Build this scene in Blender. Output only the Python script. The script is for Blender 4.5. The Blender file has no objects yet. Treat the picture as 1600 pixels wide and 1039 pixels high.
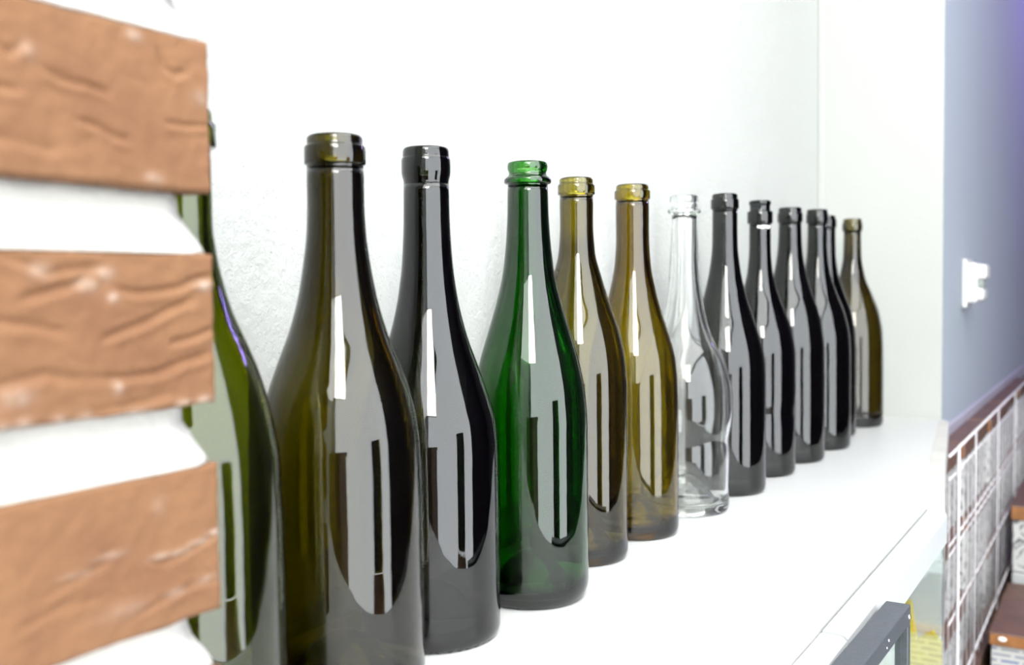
import bpy, bmesh, math, random
from math import sin, cos, pi, radians as R
from mathutils import Vector, Matrix, noise as mnoise

random.seed(7)
scene = bpy.context.scene
COL = scene.collection

# ------------------------------------------------------------------ camera
camd = bpy.data.cameras.new('camera')
cam = bpy.data.objects.new('camera', camd)
COL.objects.link(cam)
camd.sensor_fit = 'HORIZONTAL'
camd.sensor_width = 36.0
camd.lens = 36.0
camd.clip_start = 0.01
pitch, yaw, roll = R(2.536), R(31.031), R(0.597)
fwd = Vector((cos(yaw)*cos(pitch), sin(yaw)*cos(pitch), -sin(pitch)))
rgt = fwd.cross(Vector((0, 0, 1))).normalized()
dwn = fwd.cross(rgt)
r2 = rgt*cos(roll) + dwn*sin(roll)
d2 = -rgt*sin(roll) + dwn*cos(roll)
mat = Matrix((r2, -d2, -fwd)).transposed().to_4x4()
mat.translation = Vector((0, -0.35, 1.209))
cam.matrix_world = mat
camd.dof.use_dof = True
camd.dof.focus_distance = 0.69
camd.dof.aperture_fstop = 7.8
scene.camera = cam

# ------------------------------------------------------------------ world, light, exposure
world = bpy.data.worlds.new('sky')
scene.world = world
world.use_nodes = True
bg = world.node_tree.nodes['Background']
bg.inputs['Color'].default_value = (0.93, 0.97, 1.0, 1)
bg.inputs['Strength'].default_value = 6.5
PANEL_LAMP = 30.0        # LED panel lamp behind and above the viewer
CEILING_GLOW = 5.8       # ceiling glow panels, added for bright reflections on the bottles
PURPLE_W = 10.0
scene.view_settings.view_transform = 'Standard'
scene.view_settings.look = 'None'
scene.view_settings.gamma = 1.0
scene.view_settings.use_curve_mapping = False
scene.view_settings.exposure = 0.0
cy = scene.cycles
cy.max_bounces = 20
cy.transmission_bounces = 20
cy.glossy_bounces = 8
cy.diffuse_bounces = 5
cy.transparent_max_bounces = 16
cy.sample_clamp_indirect = 8.0

WX0, WX1, WZ0, WZ1, WY = -2.3, 1.10, 0.03, 2.71, -1.75    # glazed shopfront opposite the shelf


def portal(name, x, z, w, h):
    ld = bpy.data.lights.new(name, 'AREA')
    ld.shape = 'RECTANGLE'
    ld.size, ld.size_y = w, h
    ld.cycles.is_portal = True
    o = bpy.data.objects.new(name, ld)
    COL.objects.link(o)
    o.location = (x, WY + 0.0, z)
    o.rotation_euler = (R(90), 0, 0)       # faces +y, into the room
    return o


portal('window_portal', (WX0+WX1)/2, (WZ0+WZ1)/2, WX1-WX0, WZ1-WZ0).rotation_euler = (R(-90), 0, 0)

pl = bpy.data.lights.new('purple_tube_light', 'AREA')
pl.shape = 'RECTANGLE'
pl.size, pl.size_y = 0.9, 0.03
pl.energy = PURPLE_W
pl.color = (0.42, 0.25, 1.0)
plo = bpy.data.objects.new('purple_tube_light', pl)
COL.objects.link(plo)
plo.location = (3.30, -0.55, 2.2)
plo.rotation_euler = (0, R(50), R(-10))


# ------------------------------------------------------------------ helpers
def tag(o, label=None, cat=None, group=None, kind=None):
    if label: o['label'] = label
    if cat: o['category'] = cat
    if group: o['group'] = group
    if kind: o['kind'] = kind
    return o


def empty(name, loc, rz=0.0):
    o = bpy.data.objects.new(name, None)
    COL.objects.link(o)
    o.location = loc
    o.rotation_euler = (0, 0, rz)
    o.empty_display_size = 0.05
    return o


def obj(name, bm, m, parent=None, smooth=False):
    me = bpy.data.meshes.new(name)
    bmesh.ops.recalc_face_normals(bm, faces=bm.faces)
    bm.to_mesh(me)
    bm.free()
    if smooth:
        for p in me.polygons: p.use_smooth = True
    ms = m if isinstance(m, (list, tuple)) else [m]
    for x in ms: me.materials.append(x)
    o = bpy.data.objects.new(name, me)
    COL.objects.link(o)
    if parent: o.parent = parent
    return o


def box(bm, x0, x1, y0, y1, z0, z1, bev=0.0, seg=2):
    g = bmesh.ops.create_cube(bm, size=1.0, matrix=Matrix.Translation(((x0+x1)/2, (y0+y1)/2, (z0+z1)/2))
                              @ Matrix.Diagonal((x1-x0, y1-y0, z1-z0, 1)))
    if bev > 0:
        es = list({e for v in g['verts'] for e in v.link_edges})
        bmesh.ops.bevel(bm, geom=es, offset=bev, segments=seg, affect='EDGES', profile=0.5)


def boxobj(name, dims, m, parent=None, bev=0.0, seg=2):
    bm = bmesh.new()
    box(bm, *dims, bev=bev, seg=seg)
    return obj(name, bm, m, parent)


def tube(bm, a, b, r, n=10):
    a, b = Vector(a), Vector(b)
    d = b - a
    q = d.to_track_quat('Z', 'Y').to_matrix().to_4x4()
    bmesh.ops.create_cone(bm, cap_ends=True, cap_tris=False, segments=n, radius1=r, radius2=r, depth=d.length,
                          matrix=Matrix.Translation((a+b)/2) @ q)


def prism_xy(bm, pts, z0, z1):
    lo = [bm.verts.new((x, y, z0)) for x, y in pts]
    hi = [bm.verts.new((x, y, z1)) for x, y in pts]
    bm.faces.new(lo[::-1]); bm.faces.new(hi)
    n = len(pts)
    for i in range(n):
        bm.faces.new((lo[i], lo[(i+1) % n], hi[(i+1) % n], hi[i]))


def struct(o):
    o['kind'] = 'structure'
    return o


# ------------------------------------------------------------------ materials
def newmat(name):
    m = bpy.data.materials.new(name)
    m.use_nodes = True
    nt = m.node_tree
    b = nt.nodes['Principled BSDF']
    return m, nt, b


def N(nt, t, **kw):
    n = nt.nodes.new(t)
    for k, v in kw.items():
        if k in n.inputs: n.inputs[k].default_value = v
        else: setattr(n, k, v)
    return n


def plain(name, col, rough=0.5, metal=0.0, var=0.06, scale=8.0, bump=0.0, bscale=60.0, spec=0.5):
    """colour with a little procedural mottling and grain"""
    m, nt, b = newmat(name)
    tc = N(nt, 'ShaderNodeTexCoord')
    no = N(nt, 'ShaderNodeTexNoise', Scale=scale, Detail=4.0)
    nt.links.new(tc.outputs['Object'], no.inputs['Vector'])
    cr = N(nt, 'ShaderNodeValToRGB')
    cr.color_ramp.elements[0].position = 0.3
    cr.color_ramp.elements[1].position = 0.7
    cr.color_ramp.elements[0].color = tuple(c*(1-var) for c in col) + (1,)
    cr.color_ramp.elements[1].color = tuple(min(1, c*(1+var)) for c in col) + (1,)
    nt.links.new(no.outputs['Fac'], cr.inputs['Fac'])
    nt.links.new(cr.outputs['Color'], b.inputs['Base Color'])
    b.inputs['Roughness'].default_value = rough
    b.inputs['Metallic'].default_value = metal
    b.inputs['Specular IOR Level'].default_value = spec
    if bump > 0:
        n2 = N(nt, 'ShaderNodeTexNoise', Scale=bscale, Detail=5.0, Roughness=0.6)
        nt.links.new(tc.outputs['Object'], n2.inputs['Vector'])
        bp = N(nt, 'ShaderNodeBump', Strength=1.0, Distance=bump)
        nt.links.new(n2.outputs['Fac'], bp.inputs['Height'])
        nt.links.new(bp.outputs['Normal'], b.inputs['Normal'])
    return m


def plaster(name, col, bump=0.0020, spots=True):
    m, nt, b = newmat(name)
    tc = N(nt, 'ShaderNodeTexCoord')
    n1 = N(nt, 'ShaderNodeTexNoise', Scale=3.0, Detail=3.0)
    n2 = N(nt, 'ShaderNodeTexNoise', Scale=160.0, Detail=6.0, Roughness=0.65)
    v = N(nt, 'ShaderNodeTexVoronoi', Scale=75.0)
    for n in (n1, n2, v): nt.links.new(tc.outputs['Object'], n.inputs['Vector'])
    cr = N(nt, 'ShaderNodeValToRGB')
    cr.color_ramp.elements[0].color = tuple(c*0.965 for c in col) + (1,)
    cr.color_ramp.elements[1].color = tuple(col) + (1,)
    nt.links.new(n1.outputs['Fac'], cr.inputs['Fac'])
    # sparse pin holes
    lt = N(nt, 'ShaderNodeMapRange')
    lt.inputs['From Min'].default_value = 0.035
    lt.inputs['From Max'].default_value = 0.075
    lt.inputs['To Min'].default_value = 0.72
    lt.inputs['To Max'].default_value = 1.0
    nt.links.new(v.outputs['Distance'], lt.inputs['Value'])
    mx = N(nt, 'ShaderNodeMix', data_type='RGBA', blend_type='MULTIPLY')
    mx.inputs[0].default_value = 1.0 if spots else 0.0
    nt.links.new(cr.outputs['Color'], mx.inputs[6])
    nt.links.new(lt.outputs['Result'], mx.inputs[7])
    nt.links.new(mx.outputs[2], b.inputs['Base Color'])
    b.inputs['Roughness'].default_value = 0.85
    b.inputs['Specular IOR Level'].default_value = 0.25
    n3 = N(nt, 'ShaderNodeTexNoise', Scale=22.0, Detail=2.0)
    nt.links.new(tc.outputs['Object'], n3.inputs['Vector'])
    ad = N(nt, 'ShaderNodeMath', operation='ADD')
    nt.links.new(n2.outputs['Fac'], ad.inputs[0])
    nt.links.new(n3.outputs['Fac'], ad.inputs[1])
    bp = N(nt, 'ShaderNodeBump', Strength=1.0, Distance=bump)
    nt.links.new(ad.outputs[0], bp.inputs['Height'])
    nt.links.new(bp.outputs['Normal'], b.inputs['Normal'])
    return m


def glass(name, absorb, rough=0.0, ior=1.6, wavy=0.00025):
    """clear dielectric whose colour comes from absorption per metre of glass"""
    m, nt, b = newmat(name)
    out = nt.nodes['Material Output']
    b.inputs['Base Color'].default_value = (1, 1, 1, 1)
    b.inputs['Transmission Weight'].default_value = 1.0
    b.inputs['Roughness'].default_value = rough
    b.inputs['IOR'].default_value = ior
    tc = N(nt, 'ShaderNodeTexCoord')
    no = N(nt, 'ShaderNodeTexNoise', Scale=26.0, Detail=2.0)
    nt.links.new(tc.outputs['Object'], no.inputs['Vector'])
    bp = N(nt, 'ShaderNodeBump', Strength=1.0, Distance=wavy)
    nt.links.new(no.outputs['Fac'], bp.inputs['Height'])
    if wavy > 0: nt.links.new(bp.outputs['Normal'], b.inputs['Normal'])
    if absorb:
        d = max(absorb)
        va = N(nt, 'ShaderNodeVolumeAbsorption', Density=d)
        va.inputs['Color'].default_value = tuple(1-a/d for a in absorb) + (1,)
        nt.links.new(va.outputs['Volume'], out.inputs['Volume'])
    return m


M = {}
M['wall'] = plaster('white_plaster', (0.435, 0.445, 0.43))
M['ceiling'] = plain('ceiling_white', (0.30, 0.30, 0.30), 0.9)
M['pier'] = plaster('pier_plaster', (0.42, 0.43, 0.41), 0.0006)
M['blue'] = plaster('slate_blue_paint', (0.315, 0.352, 0.405), 0.0005, False)
M['lavender'] = plain('lavender_edge', (0.36, 0.345, 0.42), 0.5)
M['shade'] = plain('dim_room_plum', (0.045, 0.04, 0.055), 0.7)  # unseen walls coloured dark so the bottles mirror a dim room
M['shelf'] = plain('white_shelf_paint', (0.52, 0.528, 0.52), 0.42, var=0.02, bump=0.0002, bscale=40)
M['edge'] = plain('off_white_edge', (0.50, 0.495, 0.455), 0.6, var=0.08, scale=20, bump=0.0006, bscale=70)
M['bar'] = plain('white_profile', (0.47, 0.49, 0.50), 0.35, var=0.02)
M['mortar'] = plain('white_mortar', (0.50, 0.495, 0.465), 0.9, var=0.06, scale=30, bump=0.0016, bscale=120)
M['floor'] = plain('dark_floor', (0.10, 0.065, 0.045), 0.45, var=0.3, scale=3)
M['cabinet'] = plain('cabinet_white', (0.42, 0.43, 0.43), 0.5)
M['darkmetal'] = plain('dark_grey_metal', (0.062, 0.070, 0.080), 0.45, var=0.12, scale=300, bump=0.0002, bscale=600)
M['screw'] = plain('screw_zinc', (0.75, 0.75, 0.76), 0.25, metal=1.0)
M['card'] = plain('white_card', (0.70, 0.73, 0.70), 0.7, var=0.03)
M['yellow'] = plain('yellow_plastic', (0.75, 0.55, 0.02), 0.4, var=0.04)
M['wire'] = plain('white_wire', (0.48, 0.46, 0.48), 0.4)
M['reflect_pale'] = plain('lavender_reflection', (0.62, 0.61, 0.66), 0.6, var=0.03)
M['plug'] = plain('white_socket_plastic', (0.6, 0.6, 0.6), 0.3, var=0.01)
M['slot'] = plain('grey_socket_insert', (0.25, 0.28, 0.27), 0.5)
M['lid'] = plain('brown_lid', (0.12, 0.063, 0.045), 0.5, var=0.2, scale=30, bump=0.0004)
M['rim'] = plain('amber_lid_rim', (0.26, 0.11, 0.036), 0.45, var=0.25, scale=40)
M['frame'] = plain('window_frame_dark', (0.05, 0.05, 0.055), 0.4)
M['brownwood'] = plain('dark_brown_wood', (0.13, 0.070, 0.045), 0.5, var=0.3, scale=12)
M['lampwhite'] = plain('lamp_cap_white', (0.8, 0.8, 0.8), 0.4)
M['paper'] = plain('old_paper', (0.85, 0.85, 0.82), 0.9)

m, nt, b = newmat('lamp_diffuser')
b.inputs['Base Color'].default_value = (0.9, 0.9, 0.9, 1)
b.inputs['Emission Color'].default_value = (1.0, 0.97, 0.92, 1)
b.inputs['Emission Strength'].default_value = PANEL_LAMP
M['lamp'] = m
m, nt, b = newmat('purple_tube')
b.inputs['Emission Color'].default_value = (0.42, 0.25, 1.0, 1)
b.inputs['Emission Strength'].default_value = 20.0
M['tube'] = m
m, nt, b = newmat('ceiling_glow_sheet')
b.inputs['Emission Color'].default_value = (0.97, 1.0, 0.98, 1)
b.inputs['Emission Strength'].default_value = CEILING_GLOW
M['ceil_glow'] = m

# brick: terracotta whose whitewash smears and dark creases come from vertex marks on the modelled grooves
m, nt, b = newmat('terracotta_brick')
tc = N(nt, 'ShaderNodeTexCoord')
n1 = N(nt, 'ShaderNodeTexNoise', Scale=22.0, Detail=5.0)
n2 = N(nt, 'ShaderNodeTexNoise', Scale=420.0, Detail=3.0)
for n in (n1, n2): nt.links.new(tc.outputs['Object'], n.inputs['Vector'])
cr = N(nt, 'ShaderNodeValToRGB')
cr.color_ramp.elements[0].position = 0.30
cr.color_ramp.elements[1].position = 0.72
cr.color_ramp.elements[0].color = (0.122, 0.055, 0.026, 1)
cr.color_ramp.elements[1].color = (0.178, 0.090, 0.042, 1)
nt.links.new(n1.outputs['Fac'], cr.inputs['Fac'])
at = N(nt, 'ShaderNodeAttribute')
at.attribute_name = 'wash'
mx = N(nt, 'ShaderNodeMix', data_type='RGBA')
nt.links.new(at.outputs['Fac'], mx.inputs[0])
nt.links.new(cr.outputs['Color'], mx.inputs[6])
mx.inputs[7].default_value = (0.31, 0.245, 0.20, 1)
nt.links.new(mx.outputs[2], b.inputs['Base Color'])
b.inputs['Roughness'].default_value = 0.8
b.inputs['Specular IOR Level'].default_value = 0.3
bp = N(nt, 'ShaderNodeBump', Strength=0.8, Distance=0.0006)
nt.links.new(n2.outputs['Fac'], bp.inputs['Height'])
nt.links.new(bp.outputs['Normal'], b.inputs['Normal'])
M['brick'] = m


def printed(name, seed, style):
    """white carton paper with printed dark ornament / lines (flat print)"""
    m, nt, b = newmat(name)
    tc = N(nt, 'ShaderNodeTexCoord')
    mp = N(nt, 'ShaderNodeMapping')
    mp.inputs['Location'].default_value = (seed*1.3, seed*0.7, 0)
    nt.links.new(tc.outputs['Object'], mp.inputs['Vector'])
    if style == 'ornament':
        v = N(nt, 'ShaderNodeTexVoronoi', Scale=38.0)
        w = N(nt, 'ShaderNodeTexNoise', Scale=110.0, Detail=2.0)
        nt.links.new(mp.outputs['Vector'], v.inputs['Vector'])
        nt.links.new(mp.outputs['Vector'], w.inputs['Vector'])
        s = N(nt, 'ShaderNodeMath', operation='SINE')
        mu = N(nt, 'ShaderNodeMath', operation='MULTIPLY')
        mu.inputs[1].default_value = 17.0
        nt.links.new(v.outputs['Distance'], mu.inputs[0])
        nt.links.new(mu.outputs[0], s.inputs[0])
        ad = N(nt, 'ShaderNodeMath', operation='MULTIPLY_ADD')
        nt.links.new(w.outputs['Fac'], ad.inputs[0])
        ad.inputs[1].default_value = 2.4
        nt.links.new(s.outputs[0], ad.inputs[2])
        gt = N(nt, 'ShaderNodeMath', operation='GREATER_THAN')
        gt.inputs[1].default_value = 1.85
        nt.links.new(ad.outputs[0], gt.inputs[0])
        fac = gt.outputs[0]
        dark = (0.13, 0.13, 0.14, 1)
    else:
        br = N(nt, 'ShaderNodeTexBrick', Scale=1.0)
        rot = N(nt, 'ShaderNodeVectorMath', operation='MULTIPLY')
        rot.inputs[1].default_value = (1, 1, 1)
        sep = N(nt, 'ShaderNodeSeparateXYZ')
        com = N(nt, 'ShaderNodeCombineXYZ')
        adx = N(nt, 'ShaderNodeMath', operation='ADD')
        nt.links.new(mp.outputs['Vector'], sep.inputs[0])
        nt.links.new(sep.outputs['X'], adx.inputs[0])
        nt.links.new(sep.outputs['Y'], adx.inputs[1])
        nt.links.new(adx.outputs[0], com.inputs['X'])
        nt.links.new(sep.outputs['Z'], com.inputs['Y'])
        nt.links.new(com.outputs[0], br.inputs['Vector'])
        br.inputs['Brick Width'].default_value = 0.03
        br.inputs['Row Height'].default_value = 0.009
        br.inputs['Mortar Size'].default_value = 0.003
        br.inputs['Color1'].default_value = (0.12, 0.15, 0.30, 1)
        br.inputs['Color2'].default_value = (0.25, 0.25, 0.26, 1)
        br.inputs['Mortar'].default_value = (0.46, 0.465, 0.45, 1)
        br.offset = 0.37
        nt.links.new(br.outputs['Color'], b.inputs['Base Color'])
        b.inputs['Roughness'].default_value = 0.6
        return m
    mx = N(nt, 'ShaderNodeMix', data_type='RGBA')
    nt.links.new(fac, mx.inputs[0])
    mx.inputs[6].default_value = (0.46, 0.465, 0.45, 1)
    mx.inputs[7].default_value = dark
    nt.links.new(mx.outputs[2], b.inputs['Base Color'])
    b.inputs['Roughness'].default_value = 0.6
    return m


M['ornament'] = printed('carton_ornament_print', 1, 'ornament')
M['lines'] = printed('carton_line_print', 2, 'lines')

# glass colours: absorption in 1/m for red, green, blue
GL = {'olive': (400, 440, 1400), 'dark': (980, 860, 1200), 'green': (950, 350, 1200), 'light': (270, 310, 1000), 'amber': (210, 265, 1150),
      'brown': (420, 480, 1200), 'black': (1150, 1080, 1050), 'lime': (300, 265, 1100)}
for k, v in GL.items():
    M['g_'+k] = glass(k + '_bottle_glass', v)
    M['f_'+k] = glass(k + '_finish_glass', tuple(q*(0.8 if k in ('dark', 'black') else 0.65 if k == 'olive' else 0.5) for q in v))     # thick moulded lip, light pooling in it is put in as weaker absorption
M['g_clear'] = glass('clear_flint_glass', (6, 4, 6), ior=1.47)
M['f_clear'] = M['g_clear']
M['pane'] = glass('display_glass', (22, 8, 14), ior=1.18, wavy=0.0)

# ------------------------------------------------------------------ room shell
X0, X1, Y0, YB, ZC = -2.6, 3.45, WY, 0.08, 2.75
PX, PY = 1.675, -0.108          # end of the alcove, face of the blue pier
struct(boxobj('floor', (X0-.1, X1+.1, Y0-.1, YB+.1, -0.1, 0.0), M['floor']))
struct(boxobj('ceiling', (X0-.1, X1+.1, Y0-.1, YB+.1, ZC, ZC+0.1), M['ceiling']))
struct(boxobj('wall_back', (X0-.1, X1+.1, YB, YB+0.1, 0, ZC), M['wall']))
struct(boxobj('wall_left', (X0-.1, X0, Y0, YB, 0, ZC), M['wall']))
struct(boxobj('wall_right', (X1, X1+.1, Y0, YB, 0, ZC), M['shade']))

# front wall with the long shopfront opening
bm = bmesh.new()
box(bm, X0-.1, WX0, Y0-.1, Y0, 0, ZC)
box(bm, WX0, WX1, Y0-.1, Y0, 0, WZ0)
box(bm, WX0, WX1, Y0-.1, Y0, WZ1, ZC)
struct(obj('wall_front', bm, M['wall']))
struct(boxobj('wall_front_dark', (WX1, X1+.1, Y0-.1, Y0, 0, ZC), M['shade']))
bm = bmesh.new()
fw = 0.035
box(bm, WX0, WX1, Y0-.08, Y0-.02, WZ0, WZ0+fw)
box(bm, WX0, WX1, Y0-.08, Y0-.02, WZ1-fw, WZ1)
for k in range(2):
    x = WX0 + (WX1-WX0)*k
    box(bm, x-fw/2, x+fw/2, Y0-.08, Y0-.02, WZ0+fw, WZ1-fw)
struct(obj('window_1', bm, M['frame']))

# white end wall of the alcove and the blue room face of the same pier
bm = bmesh.new()
box(bm, PX, X1, PY, YB, 0.986, ZC)
pier = struct(obj('wall_end', bm, [M['pier'], M['blue']]))
for p in pier.data.polygons:
    if p.normal.y < -0.5: p.material_index = 1
struct(boxobj('trim_1', (PX+0.012, X1, PY-0.006, PY+0.06, 0.955, 0.986), M['lavender'], bev=0.003))
# upright seam where the back wall meets the end wall
struct(boxobj('trim_2', (PX-0.004, PX, YB-0.010, YB, 1.0, ZC), M['pier'], bev=0.0015))

# ------------------------------------------------------------------ counter, shelf and edge bars
struct(boxobj('wall_counter', (-0.45, 1.0, -0.26, YB, 0.0, 0.632), M['cabinet'], bev=0.004))
lowb = struct(boxobj('wall_low_counter', (1.0, X1, -0.165, YB, 0.0, 0.632), M['brownwood']))
bm = bmesh.new()
prism_xy(bm, [(-0.45, -0.1928), (1.006, -0.1928), (1.0105, -0.2075), (1.232, -0.176), (1.655, -0.121), (PX, PY+0.002), (PX, YB), (-0.45, YB)], 0.968, 1.0)
shelf = obj('display_shelf', bm, M['shelf'])
tag(shelf, 'long white shelf board under the row of empty bottles', 'shelf')
# off white plaster edge strip running to the pier
bm = bmesh.new()
prism_xy(bm, [(1.0106, -0.2075), (1.232, -0.176), (1.655, -0.121), (1.655, -0.107), (1.30, -0.150), (1.02, -0.194)], 1.0, 1.0003)
obj('edge_strip', bm, M['edge'], shelf)


def edge_bar(x0, x1, dz, dy):
    prof = [(-0.1945, 0.970), (-0.1945, 0.9995), (-0.2040, 0.9995), (-0.2075, 0.9988), (-0.2097, 0.9968), (-0.2105, 0.9935), (-0.2105, 0.970)]
    bm = bmesh.new()
    a = [bm.verts.new((x0, y+dy, z+dz)) for y, z in prof]
    c = [bm.verts.new((x1, y+dy, z+dz)) for y, z in prof]
    bm.faces.new(a); bm.faces.new(c[::-1])
    n = len(prof)
    for i in range(n): bm.faces.new((a[i], c[i], c[(i+1) % n], a[(i+1) % n]))
    return bm


b1 = obj('edge_profile', edge_bar(0.6185, 1.0045, 0.0, 0.0), M['bar'])
tag(b1, 'white edge profile along the shelf front, far length ending at the glass edge', 'edge trim')
b2 = obj('edge_profile', edge_bar(-0.45, 0.6172, -0.0008, 0.0004), M['bar'])
tag(b2, 'white edge profile along the shelf front, near length cut by the lower frame edge', 'edge trim')

# glass front of the display case under the bar
case = empty('display_glass', (1.0, -0.2, 0.632))
tag(case, 'clear glass front and end of the case under the white shelf bar', 'glass case')
for nm, d in (('front_pane', (-0.60, 0.003, -0.0085, -0.0035, 0.0, 0.337)), ('end_pane', (0.004, 0.008, -0.0085, 0.03, 0.0, 0.336))):
    boxobj(nm, d, M['pane'], case)

# ------------------------------------------------------------------ bottles
def pchip(xs, ys):
    n = len(xs)
    h = [xs[i+1]-xs[i] for i in range(n-1)]
    d = [(ys[i+1]-ys[i])/h[i] for i in range(n-1)]
    mm = [0.0]*n
    for i in range(1, n-1):
        if d[i-1]*d[i] > 0:
            w1, w2 = 2*h[i]+h[i-1], h[i]+2*h[i-1]
            mm[i] = (w1+w2)/(w1/d[i-1]+w2/d[i])
    mm[0] = 0.0; mm[-1] = d[-1]

    def f(x):
        if x <= xs[0]: return ys[0]
        if x >= xs[-1]: return ys[-1]
        i = max(k for k in range(n-1) if xs[k] <= x)
        t = (x-xs[i])/h[i]
        return ((2*t**3-3*t*t+1)*ys[i] + (t**3-2*t*t+t)*h[i]*mm[i] + (-2*t**3+3*t*t)*ys[i+1] + (t**3-t*t)*h[i]*mm[i+1])
    return f


def lathe(bm, prof, seg, knurl=None):
    rings = []
    for (r, z) in prof:
        if r < 1e-6:
            rings.append([bm.verts.new((0, 0, z))])
        else:
            ring = []
            for k in range(seg):
                a = 2*pi*k/seg
                zz = z
                if knurl and z < 0.0012 and 0.030 < r < 0.040 and (k // 2) % 2 == 0: zz = z + 0.0011
                ring.append(bm.verts.new((r*cos(a), r*sin(a), zz)))
            rings.append(ring)
    n = len(rings)
    for i in range(n):
        A, B = rings[i], rings[(i+1) % n]
        if len(A) == 1 and len(B) == 1: continue
        for k in range(seg):
            k2 = (k+1) % seg
            if len(A) == 1: bm.faces.new((A[0], B[k], B[k2]))
            elif len(B) == 1: bm.faces.new((A[k], A[k2], B[0]))
            else: bm.faces.new((A[k], A[k2], B[k2], B[k]))


def arc(cx, cz, rx, rz, a0, a1, n):
    return [(cx+rx*cos(R(a0+(a1-a0)*i/n)), cz+rz*sin(R(a0+(a1-a0)*i/n))) for i in range(n+1)]


def bottle(name, label, x, y, pts, finish, h, mat, heel=0.008, punt=0.026, seg=96, knurl=False, rot=0.0):
    """pts: (radius, height) of the outer silhouette in mm from neck to heel; finish: (radius, height) of lip in mm from neck up"""
    pts = sorted([(z/1000, r/1000) for r, z in pts])
    Rb = pts[0][1]
    zs = [0.0] + [p[0] for p in pts if p[0] > 0.012]
    rs = [Rb] + [p[1] for p in pts if p[0] > 0.012]
    zj = finish[0][1]/1000            # joint between body and finish
    if zs[-1] < zj: zs.append(zj); rs.append(rs[-1])
    f = pchip(zs, rs)
    bore = 0.0094 if finish[-1][0] > 12.5 else 0.0082
    rneck = f(zj)
    prof = []
    rc = Rb - heel*0.55               # contact ring
    # punt: dome under the base
    for i in range(9):
        t = i/8
        prof.append((rc*0.90*t if i else 0.0, punt*(cos(t*pi/2)**0.8 if t < 1 else 0) + 0.0012))
    prof.append((rc*0.96, 0.0002)); prof.append((rc, 0.0))
    prof += [(Rb-heel*0.55+heel*0.55*sin(R(a)), heel*(1-cos(R(a)))) for a in (12, 25, 40, 55, 70, 82)]
    nz = 64
    z0 = heel*1.1
    for i in range(nz+1):
        z = z0 + (zj-z0)*i/nz
        prof.append((f(z), z))
    # inner wall
    def fin(z):
        ro = f(z)
        t = 0.0030 + 0.0015*max(0, min(1, (0.020-(ro-rneck))/0.020))
        return max(ro-t, bore)
    for i in range(nz+1):
        z = zj + (0.018-zj)*i/nz
        prof.append((fin(z), z))
    ri = fin(0.018)
    prof += [(ri-0.0006, 0.013), (ri-0.003, 0.0085), (ri-0.007, 0.0068)]
    for i in range(8, -1, -1):
        t = i/8
        if t == 1: continue
        prof.append(((ri-0.008)*t if i else 0.0, (punt)*(cos(t*pi/2)**0.8) + 0.0068))
    bm = bmesh.new()
    lathe(bm, prof, seg, knurl)
    o = obj(name, bm, M['g_'+mat], None, smooth=True)
    o.location = (x, y, 1.0)
    o.rotation_euler = (0, 0, rot)
    tag(o, label, 'bottle', 'empty bottles standing in a row on the white shelf')
    # finish: ring and lip as a shell of its own sitting on the neck
    fp = [(r/1000, z/1000) for r, z in finish]
    dense = [fp[0]]
    for a, c in zip(fp, fp[1:]):
        for k in (1, 2, 3): dense.append((a[0]+(c[0]-a[0])*k/3, a[1]+(c[1]-a[1])*k/3))
    bi = fin(zj)
    top = h
    rl = fp[-1][0]
    prof2 = [(r, z+0.00008) for r, z in dense]
    prof2 += [(rl-0.0003, top-0.0011), (rl-0.0010, top-0.0003), (rl-0.0020, top), (bore+0.0010, top), (bore+0.0003, top-0.0005), (bore, top-0.0015)]
    prof2 += [(bore, top-0.010), (bi, zj+0.00008)]
    bm = bmesh.new()
    lathe(bm, prof2, seg)
    obj('neck_finish', bm, M['f_'+mat], o, smooth=True)
    return o


def ring(zb, zt, top, rn, rr, rl, under=1.2):
    """standard wine finish: ring from zb to zt with lip of radius rl up to top (mm)"""
    return [(rn, zb-1.5), (rn, zb-0.2), (rn+0.3, zb+0.1), (rr-0.5, zb+0.3), (rr, zb+0.9), (rr, zt-1.1), (rr-0.4, zt-0.35), (rl+0.25, zt), (rl, zt+0.4), (rl, top-2.0)]


S = bottle
bottles = []
S('wine_bottle', 'yellow-green wine bottle half hidden behind the brick pillar', 0.306, 0.0,
  [(13.3, 270), (13.3, 238), (14.6, 226), (17.4, 212), (21.0, 199.5), (26.4, 186.5), (31, 174.5), (35.0, 161), (37.8, 148), (39.5, 138), (40.5, 122), (41.2, 102), (41.2, 40)],
  ring(270, 281, 285, 13.3, 15.6, 14.2), 0.287, 'lime')
S('wine_bottle', 'tall olive-brown wine bottle, largest in the row, its foot cut off below', 0.4035, -0.0032,
  [(14.5, 271), (14.5, 253.5), (15.1, 237.8), (16.8, 223.4), (19.8, 206), (24.9, 187.1), (31, 171), (36.0, 156.5), (39.3, 142.1), (40.8, 129.4), (41.9, 92.5), (42.0, 38.5)],
  ring(271.5, 281.6, 286.9, 14.4, 15.6, 14.2), 0.2869, 'olive')
S('wine_bottle', 'black-green wine bottle with a knurled base and tapered black ring', 0.4996, 0.0091,
  [(13.6, 272.9), (13.8, 252.8), (15, 227), (18, 203), (23.2, 180.7), (30.3, 160.2), (36.6, 141.6), (40.0, 128.5), (41.4, 108.3), (41.4, 34.1)],
  [(13.5, 270.5), (13.5, 272), (13.7, 273), (14.4, 275.5), (14.7, 277.5), (14.7, 284.5), (14.4, 285.6), (13.8, 286.6), (13.9, 287.2), (13.8, 290)], 0.2923, 'dark', seg=160, knurl=True)
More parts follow.
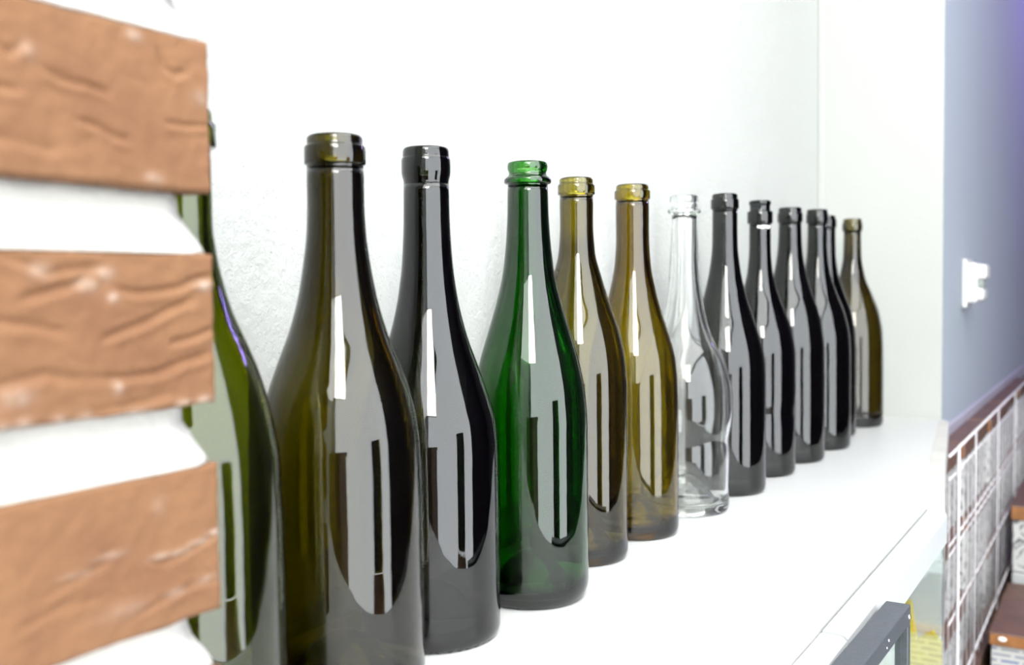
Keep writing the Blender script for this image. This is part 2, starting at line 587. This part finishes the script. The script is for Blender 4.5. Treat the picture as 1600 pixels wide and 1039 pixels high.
S('champagne_bottle', 'emerald green sparkling wine bottle with a flared lip and collar', 0.594, -0.006,
  [(13.5, 277), (13.9, 257.2), (14.9, 240.6), (17.2, 219.9), (21.8, 199.2), (27.9, 178.5), (33.8, 157.8), (37.5, 137.2), (38.8, 116.5), (38.8, 35.4)],
  [(13.4, 276), (13.4, 277), (14.6, 277.3), (15.6, 278.0), (15.8, 279), (15.7, 280.3), (15.0, 281.2), (13.3, 282.6), (12.5, 284), (12.6, 285.4), (13.2, 286.6), (13.5, 288), (13.5, 289.4)], 0.292, 'green', heel=0.014)
S('wine_bottle', 'pale amber-olive wine bottle right behind the emerald green one', 0.7014, 0.0132,
  [(12.9, 275.2), (12.8, 256.6), (14.1, 235.1), (18.9, 216.4), (24.7, 197.2), (32.7, 173.6), (36.8, 152.4), (38.1, 131), (38.1, 34.5)],
  ring(278.5, 287, 292, 12.8, 14.2, 12.9), 0.292, 'light')
S('wine_bottle', 'golden olive wine bottle just before the clear glass bottle', 0.7938, 0.0082,
  [(14, 277.6), (14, 249.5), (15.3, 227.7), (19.3, 205.9), (25, 184.1), (31.4, 164.4), (35.6, 147.1), (37.2, 129.5), (37.8, 99), (37.8, 17.4)],
  ring(281, 289, 293.9, 13.6, 15.0, 13.6), 0.2939, 'amber')
S('clear_bottle', 'clear colourless glass bottle with a waisted lower body', 0.8974, 0.0026,
  [(11.5, 271.9), (13.0, 241.2), (14.9, 212.3), (18.9, 183.5), (25.8, 159.5), (35.4, 140.6), (41.5, 121.4), (43.7, 106.9), (43.9, 90.3), (42.0, 76), (40.2, 64.1), (41.0, 52.2), (40.8, 38.4), (40.4, 16)],
  [(11.5, 273), (11.5, 274.5), (13.4, 275), (15.0, 276.0), (15.2, 277.6), (14.6, 279), (12.6, 280.2), (12.2, 282), (12.3, 284.5), (13.1, 286), (13.3, 287.5), (13.1, 290)], 0.2921, 'clear', heel=0.007)
S('wine_bottle', 'dark green-black wine bottle right behind the clear glass bottle', 1.0021, 0.0004,
  [(12.5, 283.1), (12.8, 250), (14.8, 229), (18.3, 209.8), (26.4, 181.5), (34.3, 157.8), (39, 139.1), (40.6, 115.2), (40.6, 11.1)],
  ring(285, 295.5, 300.8, 12.5, 14.0, 12.7), 0.3008, 'dark')
b8 = S('wine_bottle', 'blue-black bottle with a narrow mouth, white scrap on its neck and dented body', 1.1146, -0.0005,
  [(11.6, 274.1), (11.8, 248.3), (13.5, 225.1), (18.8, 201.8), (27.5, 178.5), (35, 155.5), (38.2, 132.3), (38.6, 103.7), (38.3, 80), (37.2, 66), (38.3, 54), (38.5, 6.7)],
  [(11.5, 274), (11.5, 275.5), (13.2, 276), (13.8, 276.8), (13.8, 288.3), (13.4, 289.2), (11.3, 289.8), (11.0, 291), (11.0, 295.8), (11.8, 297), (12.1, 298), (12.0, 299.5)], 0.3014, 'black')
S('wine_bottle', 'dark brown-black wine bottle with two bright glints, right of the narrow-mouthed bottle', 1.2169, -0.0048,
  [(13.1, 279.3), (14.4, 249.1), (17.8, 226.6), (24.5, 201.6), (32.5, 179.4), (37.7, 154.5), (39.8, 129.6), (40.3, 14.2)],
  ring(282, 293.5, 299.8, 13.1, 14.6, 13.4), 0.2998, 'dark')
S('wine_bottle', 'dark wine bottle third from the far end, nearly hiding the next one', 1.3277, -0.0082,
  [(12, 284.4), (12.6, 251.8), (16, 224.9), (23.1, 200.7), (34.4, 170.9), (40.6, 141.1), (41.7, 111.4), (41.8, 7.3)],
  ring(286, 298, 304.1, 12.0, 13.8, 12.9), 0.3041, 'dark')
S('wine_bottle', 'dark wine bottle of which only a thin slice shows, second from far end', 1.440, 0.009,
  [(13, 284), (13.4, 252), (16.5, 225), (24, 200.7), (34.4, 172), (39.6, 141.1), (41.0, 111.4), (41.2, 7.3)],
  ring(286, 298, 303, 13.0, 14.4, 13.0), 0.303, 'dark')
S('wine_bottle', 'olive wine bottle at the far end, in front of the white end wall', 1.5607, 0.0003,
  [(12.4, 281.7), (13.1, 250.7), (18.2, 219.6), (29.0, 191.8), (38.5, 164.5), (43.4, 133.4), (44.4, 95.8), (44.6, 16.4)],
  ring(286, 298, 304.4, 12.6, 14.5, 13.2), 0.3044, 'brown')

# torn scrap of paper left on the narrow bottle's neck
bm = bmesh.new()
rows = []
for i in range(9):
    a = R(185 + i*9)
    rr = 0.0119
    z0, z1 = 0.2705 + 0.0006*math.sin(i*1.7), 0.2735 + 0.0005*math.cos(i*2.1)
    rows.append([bm.verts.new((q*cos(a), q*sin(a), z)) for q, z in ((rr, z0), (rr, z1), (rr+.0004, z1), (rr+.0004, z0))])
for A, B in zip(rows, rows[1:]):
    for k in range(4): bm.faces.new((A[k], B[k], B[(k+1) % 4], A[(k+1) % 4]))
bm.faces.new(rows[0]); bm.faces.new(rows[-1][::-1])
tag(obj('paper_scrap', bm, M['paper'], b8), 'white torn paper scrap')

# ------------------------------------------------------------------ brick pillar
PXR = 0.2548                     # right end of the white pillar body
YF, YBODY = -0.070, -0.058       # brick face, mortar face
pillar = struct(boxobj('wall_pillar', (-0.42, PXR-0.003, YBODY+0.001, YB, 1.0, ZC), M['mortar']))
COURSE, BH = 0.0747, 0.0530
Z1TOP = 1.2965                   # top of the highest brick in view
BL = 0.225


def brick_mesh(L, H, D, strokes, dabs, nx, nz, seed, jag=0.0010, rough=0.0005):
    """split-face brick: front face (y = 0, outward -y) is a displaced grid, right end at x = 0"""
    bm = bmesh.new()
    wl = bm.verts.layers.float.new('wash')
    def disp(x, z):
        d = rough*mnoise.noise(Vector((x*45+seed, z*60, seed))) + 0.0004*mnoise.noise(Vector((x*170, z*210, seed+5)))
        w = 0.0
        for pl_, wid, dep in strokes:
            best, bt, side = 1e9, 0, 0
            for i in range(len(pl_)-1):
                ax, az = pl_[i]; bx, bz = pl_[i+1]
                ex, ez = bx-ax, bz-az
                t = max(0, min(1, ((x-ax)*ex+(z-az)*ez)/(ex*ex+ez*ez)))
                qx, qz = ax+ex*t, az+ez*t
                dd = math.hypot(x-qx, z-qz)
                if dd < best: best, bt, side = dd, (i+t)/(len(pl_)-1), z-qz
            env = min(1.0, 6*bt+0.25, 6*(1-bt)+0.25)
            d += dep*env*math.exp(-(best/wid)**2)
            # torn lower lip of the groove stands proud
            if side < 0: d -= 0.45*dep*env*math.exp(-((best-1.7*wid)/(1.2*wid))**2)
        for cx, cz, rx, rz, s in dabs:
            q = ((x-cx)/rx)**2 + ((z-cz)/rz)**2
            w = max(w, s*math.exp(-q*1.2)*(0.75+0.5*mnoise.noise(Vector((x*300, z*300, seed)))))
            d -= 0.0005*math.exp(-q*1.2)
        return d, max(0, min(1, w))
    grid = []
    for i in range(nx+1):
        u = i/nx
        colv = []
        for j in range(nz+1):
            t = j/nz
            zz = H*t
            xx = -L + L*u
            if j in (0, nz): zz += jag*mnoise.noise(Vector((xx*60, j*3.3+seed, 1.0)))
            if i == nx: xx += 0.5*jag*mnoise.noise(Vector((2.0, zz*80+seed, 3.0)))
            d, w = disp(xx, zz)
            ed = min(t, 1-t)*H
            ed = min(ed, -xx if xx < 0 else 0)
            if ed < 0.0012: d += 0.0010*(1-ed/0.0012)
            v = bm.verts.new((xx, d, zz)); v[wl] = w
            colv.append(v)
        grid.append(colv)
    for i in range(nx):
        for j in range(nz):
            bm.faces.new((grid[i][j], grid[i+1][j], grid[i+1][j+1], grid[i][j+1]))
    # sides and back
    loop = [grid[i][0] for i in range(nx+1)] + [grid[nx][j] for j in range(1, nz+1)] + [grid[i][nz] for i in range(nx-1, -1, -1)] + [grid[0][j] for j in range(nz-1, 0, -1)]
    bk = [bm.verts.new((v.co.x, D, v.co.z)) for v in loop]
    n = len(loop)
    for i in range(n):
        bm.faces.new((loop[i], bk[i], bk[(i+1) % n], loop[(i+1) % n]))
    bm.faces.new(bk)
    return bm


# grooves and whitewash dabs of the three bricks in view, metres from the brick's lower right corner
# (the photograph shows x from about -0.085 to 0)
def U(px):      # along the brick face: 0 at its right end
    return -0.0845*(1-px)


def strokes_of(lst, H):
    return [([(U(a), H*c) for a, c in pts], w/1000, d/1000) for pts, w, d in lst]


V1 = strokes_of([([(0.72, .90), (0.77, .77), (0.82, .74), (0.88, .78)], 1.3, 1.1),
                 ([(0.23, .62), (0.30, .575), (0.40, .57), (0.50, .545)], 1.4, 1.2),
                 ([(0.36, .36), (0.46, .33), (0.52, .29), (0.60, .27)], 1.4, 1.2),
                 ([(0.76, .42), (0.86, .42), (1.0, .45)], 1.1, 1.0),
                 ([(0.0, .72), (0.05, .70), (0.10, .66), (0.16, .74)], 1.4, 1.0),
                 ([(0.0, .48), (0.08, .47), (0.14, .47)], 1.5, 1.0),
                 ([(0.0, .21), (0.14, .18), (0.30, .16)], 2.0, 0.6)], BH)
D1 = [(U(.62), BH*.93, .003, .0018, .8), (U(.70), BH*.06, .004, .002, .5), (U(.95), BH*.62, .004, .003, .4), (U(.17), BH*.70, .003, .003, .35)]
V2 = strokes_of([([(0.0, .99), (0.12, .93), (0.22, .86), (0.36, .90), (0.46, .90)], 1.5, 1.0),
                 ([(0.12, .72), (0.2, .75), (0.3, .79), (0.38, .83)], 1.5, 1.2),
                 ([(0.50, .78), (0.6, .745), (0.7, .755), (0.82, .78), (0.9, .83), (1.0, .86)], 1.3, 1.5),
                 ([(0.42, .46), (0.55, .52), (0.66, .57), (0.76, .64), (0.88, .69)], 1.4, 1.5),
                 ([(0.76, .42), (0.86, .44), (1.0, .50)], 1.3, 1.4),
                 ([(0.40, .24), (0.55, .225), (0.7, .235), (0.82, .29), (1.0, .34)], 1.5, 1.5),
                 ([(0.0, .60), (0.12, .58), (0.30, .52)], 1.6, 1.1),
                 ([(0.0, .24), (0.1, .26), (0.2, .29), (0.38, .23)], 1.8, 1.2),
                 ([(0.3, .02), (0.55, .05), (0.8, .10)], 1.6, 0.8)], BH)
D2 = [(U(.95), BH*.79, .0045, .0018, 1.0), (U(.46), BH*.865, .0035, .0022, .75), (U(.38), BH*.80, .004, .0025, .6), (U(.49), BH*.72, .0022, .0018, .7), (U(.19), BH*.88, .004, .0025, .55),
      (U(.50), BH*.17, .0022, .0022, .7), (U(.08), BH*.17, .006, .003, .5), (U(.93), BH*.02, .004, .0018, .9), (U(.82), BH*.02, .003, .0016, .8),
      (U(.36), BH*.0, .003, .0022, .8), (U(.25), BH*.0, .003, .0022, .8), (U(.10), BH*.0, .004, .0026, .9), (U(.6), BH*.01, .006, .001, .5), (U(.02), BH*.0, .004, .002, .6)]
V3 = strokes_of([([(0.6, .47), (0.7, .42), (0.8, .44), (0.9, .48), (1.0, .51)], 1.1, 0.8),
                 ([(0.55, .13), (0.7, .19), (0.85, .22), (1.0, .20)], 1.3, 0.8),
                 ([(0.15, .42), (0.3, .47), (0.45, .53)], 1.4, 0.6),
                 ([(0.05, .28), (0.25, .34), (0.4, .32)], 1.6, 0.6)], BH)
D3 = [(U(.97), BH*.53, .0045, .0011, 1.0), (U(.88), BH*.495, .005, .0011, .9), (U(.78), BH*.465, .005, .0012, .75), (U(.68), BH*.47, .005, .0011, .6),
      (U(.45), BH*.56, .006, .0012, .45), (U(.3), BH*.50, .006, .0012, .4), (U(.92), BH*.23, .005, .0014, .55), (U(.75), BH*.21, .005, .0014, .45), (U(.5), BH*.2, .01, .003, .22), (U(.68), BH*.80, .003, .004, .2)]
shown = {0: (V1, D1), 1: (V2, D2), 2: (V3, D3)}
plain_me = None
for c in range(-19, 5):
    ztop = Z1TOP - COURSE*c
    zb = ztop - BH
    if zb < 1.003 or ztop > ZC: continue
    for k in range(2):
        xr = 0.2595 - k*(BL+0.012)
        yv = YF - 0.0012*mnoise.noise(Vector((c*1.7, k*2.2, 0.5)))
        if k == 0 and c in shown:
            o = obj('brick', brick_mesh(BL, BH, 0.020, *shown[c], 300, 72, c*3.1+1, rough=0.0009 if c == 1 else 0.0005), M['brick'], pillar, smooth=True)
        elif plain_me is None:
            o = obj('brick', brick_mesh(BL, BH, 0.020, V1[:3], D3[:3], 40, 12, 11.0), M['brick'], pillar, smooth=True)
            plain_me = o.data
        else:
            o = bpy.data.objects.new('brick', plain_me); COL.objects.link(o); o.parent = pillar
        o.location = (xr, yv, zb)


def mortar_bed(z0, z1, x0, x1, seed):
    bm = bmesh.new()
    prof = [(0.0, -0.0700), (0.10, -0.0694), (0.22, -0.0678), (0.36, -0.0652), (0.52, -0.0620), (0.68, -0.0596), (0.84, -0.0584), (1.0, -0.0580)]
    xs = [x0 + (x1-x0)*i/70 for i in range(71)]
    g = []
    for i, x in enumerate(xs):
        rowv = []
        for t, y in prof:
            z = z0 + (z1-z0)*t
            back = 0.0034*t**0.8 + 0.0010*mnoise.noise(Vector((seed, t*3, 2)))     # the bed's end rounds back under the brick above
            xe = x1 - back
            xx = x0 + (xe-x0)*i/70
            edge = max(0, (xx-(xe-0.006))/0.006)
            yy = y + 0.0007*mnoise.noise(Vector((xx*90, z*90, seed))) + 0.0004*mnoise.noise(Vector((xx*300, z*300, seed))) + 0.0035*edge**2.5
            rowv.append(bm.verts.new((xx, min(yy, YBODY+0.002), z)))
        g.append(rowv)
    n = len(prof)
    for A, B in zip(g, g[1:]):
        for j in range(n-1): bm.faces.new((A[j], B[j], B[j+1], A[j+1]))
    loop = [r[0] for r in g] + g[-1][1:] + [r[-1] for r in g[-2::-1]] + g[0][-2:0:-1]
    bk = [bm.verts.new((v.co.x, YBODY+0.004, v.co.z)) for v in loop]
    for i in range(len(loop)):
        j = (i+1) % len(loop)
        bm.faces.new((loop[i], bk[i], bk[j], loop[j]))
    bm.faces.new(bk)
    return bm


for c in range(-3, 4):
    zt = Z1TOP - COURSE*c
    obj('mortar_bed', mortar_bed(zt, zt+COURSE-BH, -0.40, 0.2582, c*2.3), M['mortar'], pillar, smooth=True)

# ------------------------------------------------------------------ dark framed sign in front of the bar
sign = empty('sign_frame', (0.697, -0.2315, 0.632), R(-1.5))
tag(sign, 'dark grey metal frame with glazed white card leaning before the white bar', 'frame')
FW, FH, FD, FB = 0.19, 0.368, 0.0155, 0.0125
def fbar(nm, d): return boxobj(nm, d, M['darkmetal'], sign, bev=0.0006, seg=1)
tb = fbar('top_bar', (-FW, 0, 0, FD, FH-FB, FH))
fbar('bottom_bar', (-FW, 0, 0, FD, 0, FB))
fbar('side_bar', (-0.0075, 0, 0, FD, FB, FH-FB))
fbar('side_bar', (-FW, -FW+0.0075, 0, FD, FB, FH-FB))
boxobj('glass_pane', (-FW+0.0076, -0.0076, 0.004, 0.006, FB+.0002, FH-FB-.0002), M['pane'], sign)
boxobj('white_card', (-FW+0.0076, -0.0076, 0.0095, 0.0110, FB+.0002, FH-FB-.0002), M['card'], sign)
for sx, sz, sr in ((-0.0040, FH-0.0075, 0.0020), (-0.062, FH-0.0055, 0.0011), (-0.067, FH-0.0085, 0.0009)):
    bm = bmesh.new()
    bmesh.ops.create_uvsphere(bm, u_segments=14, v_segments=8, radius=sr, matrix=Matrix.Translation((sx, 0, sz)) @ Matrix.Diagonal((1, .55, 1, 1)))
    obj('screw', bm, M['screw'], sign, smooth=True)

# ------------------------------------------------------------------ yellow plastic piece seen through the case glass
bm = bmesh.new()
sil = [(-0.169, 0.632), (-0.169, 0.760), (-0.165, 0.781), (-0.153, 0.797), (-0.136, 0.784), (-0.133, 0.800), (-0.129, 0.829), (-0.118, 0.829), (-0.116, 0.632)]
a = [bm.verts.new((1.275, y, z)) for y, z in sil]
c = [bm.verts.new((1.287, y, z)) for y, z in sil]
bm.faces.new(a); bm.faces.new(c[::-1])
for i in range(len(sil)):
    bm.faces.new((a[i], c[i], c[(i+1) % len(sil)], a[(i+1) % len(sil)]))
tag(obj('yellow_stand', bm, M['yellow']), 'bright yellow plastic stand with a notched top behind the case glass', 'stand')

tag(boxobj('reflection_panel', (1.30, 1.306, -0.160, 0.070, 0.632, 0.960), M['reflect_pale'], None, bev=0.001), 'pale lavender panel added behind the yellow stand for the reflection in the case glass', 'panel')  # added panel, its pale colour stands in for a bright reflection

# ------------------------------------------------------------------ lidded cartons
def carton(name, label, group, L, W, H, lidh, body_m):
    root = empty(name, (0, 0, 0))
    tag(root, label, 'box', group)
    boxobj('body', (0.004, L-0.004, 0.004, W-0.004, 0, H-lidh), body_m, root, bev=0.002)
    lid = boxobj('lid', (0, L, 0, W, H-lidh, H), M['lid'], root, bev=0.003)
    boxobj('lid_rim', (-0.0015, 0.0, 0.003, W-0.003, H-lidh+0.002, H-0.003), M['rim'], lid)
    return root


bA = carton('lidded_box', 'brown-lidded white box with printed lines, lowest at the lower right corner', 'lidded boxes on the stepped stand', 0.297, 0.20, 0.120, 0.021, M['lines'])
bA.location = (1.683, -0.375, 0.560)
bm = bmesh.new()
bmesh.ops.create_uvsphere(bm, u_segments=14, v_segments=8, radius=0.006, matrix=Matrix.Translation((-0.0015, 0.180, 0.111)) @ Matrix.Diagonal((.25, 1, .6, 1)))
obj('lid_tag', bm, M['paper'], bA, smooth=True)
bB = carton('lidded_box', 'brown-lidded white box with ornament print, on the upper step at right edge', 'lidded boxes on the stepped stand', 0.297, 0.20, 0.120, 0.027, M['ornament'])
bB.location = (2.007, -0.375, 0.692)
for nm, x, z, lab in (('display_plinth', 1.672, 0.5595, 'pale plinth under the lower brown-lidded box at right'),
                      ('display_plinth', 1.997, 0.6915, 'taller pale plinth under the upper brown-lidded box at right edge')):
    bm = bmesh.new()
    box(bm, x, x+0.316, -0.385, -0.18, 0.03, z, bev=0.002)
    box(bm, x+0.01, x+0.306, -0.375, -0.19, 0.0, 0.031)
    tag(obj(nm, bm, M['cabinet']), lab, 'plinth')

names_row = ['nearest the shelf corner', 'second along', 'third along', 'fourth along', 'farthest along']
names_lay = ['in the lowest layer', 'in the middle layer', 'in the top layer']
first = None
for k in range(5):
    for l in range(3):
        lab = 'printed brown-lidded box behind the white mesh, %s, %s' % (names_row[k], names_lay[l])
        if first is None:
            first = carton('stacked_box', lab, 'stacked boxes behind the wire mesh', 0.285, 0.13, 0.1125, 0.024, M['ornament'])
            o = first
        else:
            o = first.copy(); COL.objects.link(o)
            for ch in list(first.children):
                cc = ch.copy(); COL.objects.link(cc); cc.parent = o
                for g in list(ch.children):
                    gg = g.copy(); COL.objects.link(gg); gg.parent = cc
            o['label'] = lab
        o.location = (1.345 + 0.302*k + 0.004*((l*7+k) % 3), -0.150 + 0.004*((l+k*2) % 3), 0.632 + 0.1127*l)

# ------------------------------------------------------------------ white wire mesh panel
rack = empty('wire_mesh_panel', (1.31, -0.170, 0.0))
tag(rack, 'white wire mesh panel hung before the stacked boxes below the blue wall', 'wire rack')
L = 1.95
for z, r in ((1.0015, 0.0020), (0.973, 0.0013), (0.892, 0.0013), (0.880, 0.0012), (0.796, 0.0013), (0.687, 0.0015)):
    bm = bmesh.new(); tube(bm, (0, 0, z), (L, 0, z), r, 8); obj('wire', bm, M['wire'], rack, smooth=True)
for k in range(8):
    x = 0.05 + (0.166 if k == 1 else 0.0) + (0.166 + 0.287*(k-1) if k > 1 else 0.0)
    bm = bmesh.new(); tube(bm, (x, -0.004, 0.0 if k in (0, 7) else 0.66), (x, -0.004, 1.0045), 0.0020 if k == 0 else 0.0012, 8)
    obj('wire', bm, M['wire'], rack, smooth=True)

for k in range(44):                  # fine upright wires of the same panel
    x = 0.03 + 0.0435*k
    bm = bmesh.new(); tube(bm, (x, 0.004, 0.66), (x, 0.004, 0.973), 0.0007, 6)
    obj('fine_wire', bm, M['wire'], rack, smooth=True)

# ------------------------------------------------------------------ wall socket on the blue wall
so = empty('wall_socket', (1.876, PY, 1.1655))
tag(so, 'white plastic wall socket with a grey middle gap on the blue wall', 'socket')
boxobj('plate', (0, 0.080, -0.009, 0, 0, 0.084), M['plug'], so, bev=0.004, seg=3)
boxobj('socket_body', (0.008, 0.072, -0.024, -0.004, 0.009, 0.077), M['plug'], so, bev=0.004, seg=3)
boxobj('upper_plug', (0.014, 0.066, -0.038, -0.014, 0.0475, 0.0745), M['plug'], so, bev=0.007, seg=4)
boxobj('lower_plug', (0.014, 0.066, -0.034, -0.014, 0.0120, 0.0345), M['plug'], so, bev=0.007, seg=4)
tag(boxobj('middle_insert', (0.018, 0.062, -0.033, -0.018, 0.0350, 0.0470), M['slot'], so, bev=0.001), 'grey plastic middle')

# ------------------------------------------------------------------ lamp behind and above the camera, added ceiling glow panels
lamp = empty('panel_lamp', (-0.42, -0.78, 1.98))
tag(lamp, 'white square LED panel lamp hanging behind the viewer', 'lamp')
aim = (Vector((0.75, 0.0, 1.15)) - lamp.location)
lamp.rotation_euler = aim.to_track_quat('-Y', 'Z').to_euler()
boxobj('lamp_housing', (-0.20, 0.20, 0.0, 0.05, -0.27, 0.27), M['lampwhite'], lamp, bev=0.004)
boxobj('lamp_diffuser', (-0.19, 0.19, -0.004, -0.0005, -0.26, 0.26), M['lamp'], lamp)
bm = bmesh.new()
tube(bm, (0, 0.03, 0.268), (0, 0.03, 0.32), 0.006)
obj('bracket', bm, M['lampwhite'], lamp)
for ix in range(4):
    for iy in range(2):
        x, y = -2.1 + 1.0*ix, -1.31 + 0.72*iy
        cl = empty('ceiling_glow_panel', (x, y, ZC))
        tag(cl, 'added glowing ceiling panel, row %s, place %s from the pillar side' % (('by the window', 'by the shelf')[iy], ('one', 'two', 'three', 'four')[ix]), 'lamp', 'added glowing ceiling panels')
        boxobj('panel_frame', (-0.499, 0.499, -0.359, 0.359, -0.03, -0.001), M['lampwhite'], cl)
        boxobj('glow_sheet', (-0.496, 0.496, -0.356, 0.356, -0.034, -0.0302), M['ceil_glow'], cl)

# brown bar counter and dark stool behind the viewer: seen only mirrored in the bottles
bc = empty('bar_counter', (-1.25, -1.25, 0.0))
tag(bc, 'brown wooden bar counter behind the viewer, mirrored in the bottles', 'counter')
boxobj('body', (-0.5, 0.42, -0.16, 0.22, 0, 1.08), M['brownwood'], bc)
boxobj('worktop', (-0.54, 0.46, -0.19, 0.26, 1.0802, 1.13), M['brownwood'], bc, bev=0.006)
st = empty('bar_stool', (0.42, -1.0, 0.0))
tag(st, 'dark bar stool with rounded back opposite the shelf, mirrored in the bottles', 'stool')
boxobj('seat', (-0.15, 0.15, -0.16, 0.16, 0.72, 0.76), M['brownwood'], st, bev=0.015)
boxobj('backrest', (-0.13, 0.13, -0.175, -0.145, 0.761, 1.21), M['frame'], st, bev=0.014)
for a in (-1, 1):
    for c in (-1, 1):
        bm = bmesh.new(); tube(bm, (a*.15, c*.15, 0), (a*.11, c*.11, 0.719), 0.014, 8); obj('leg', bm, M['frame'], st)
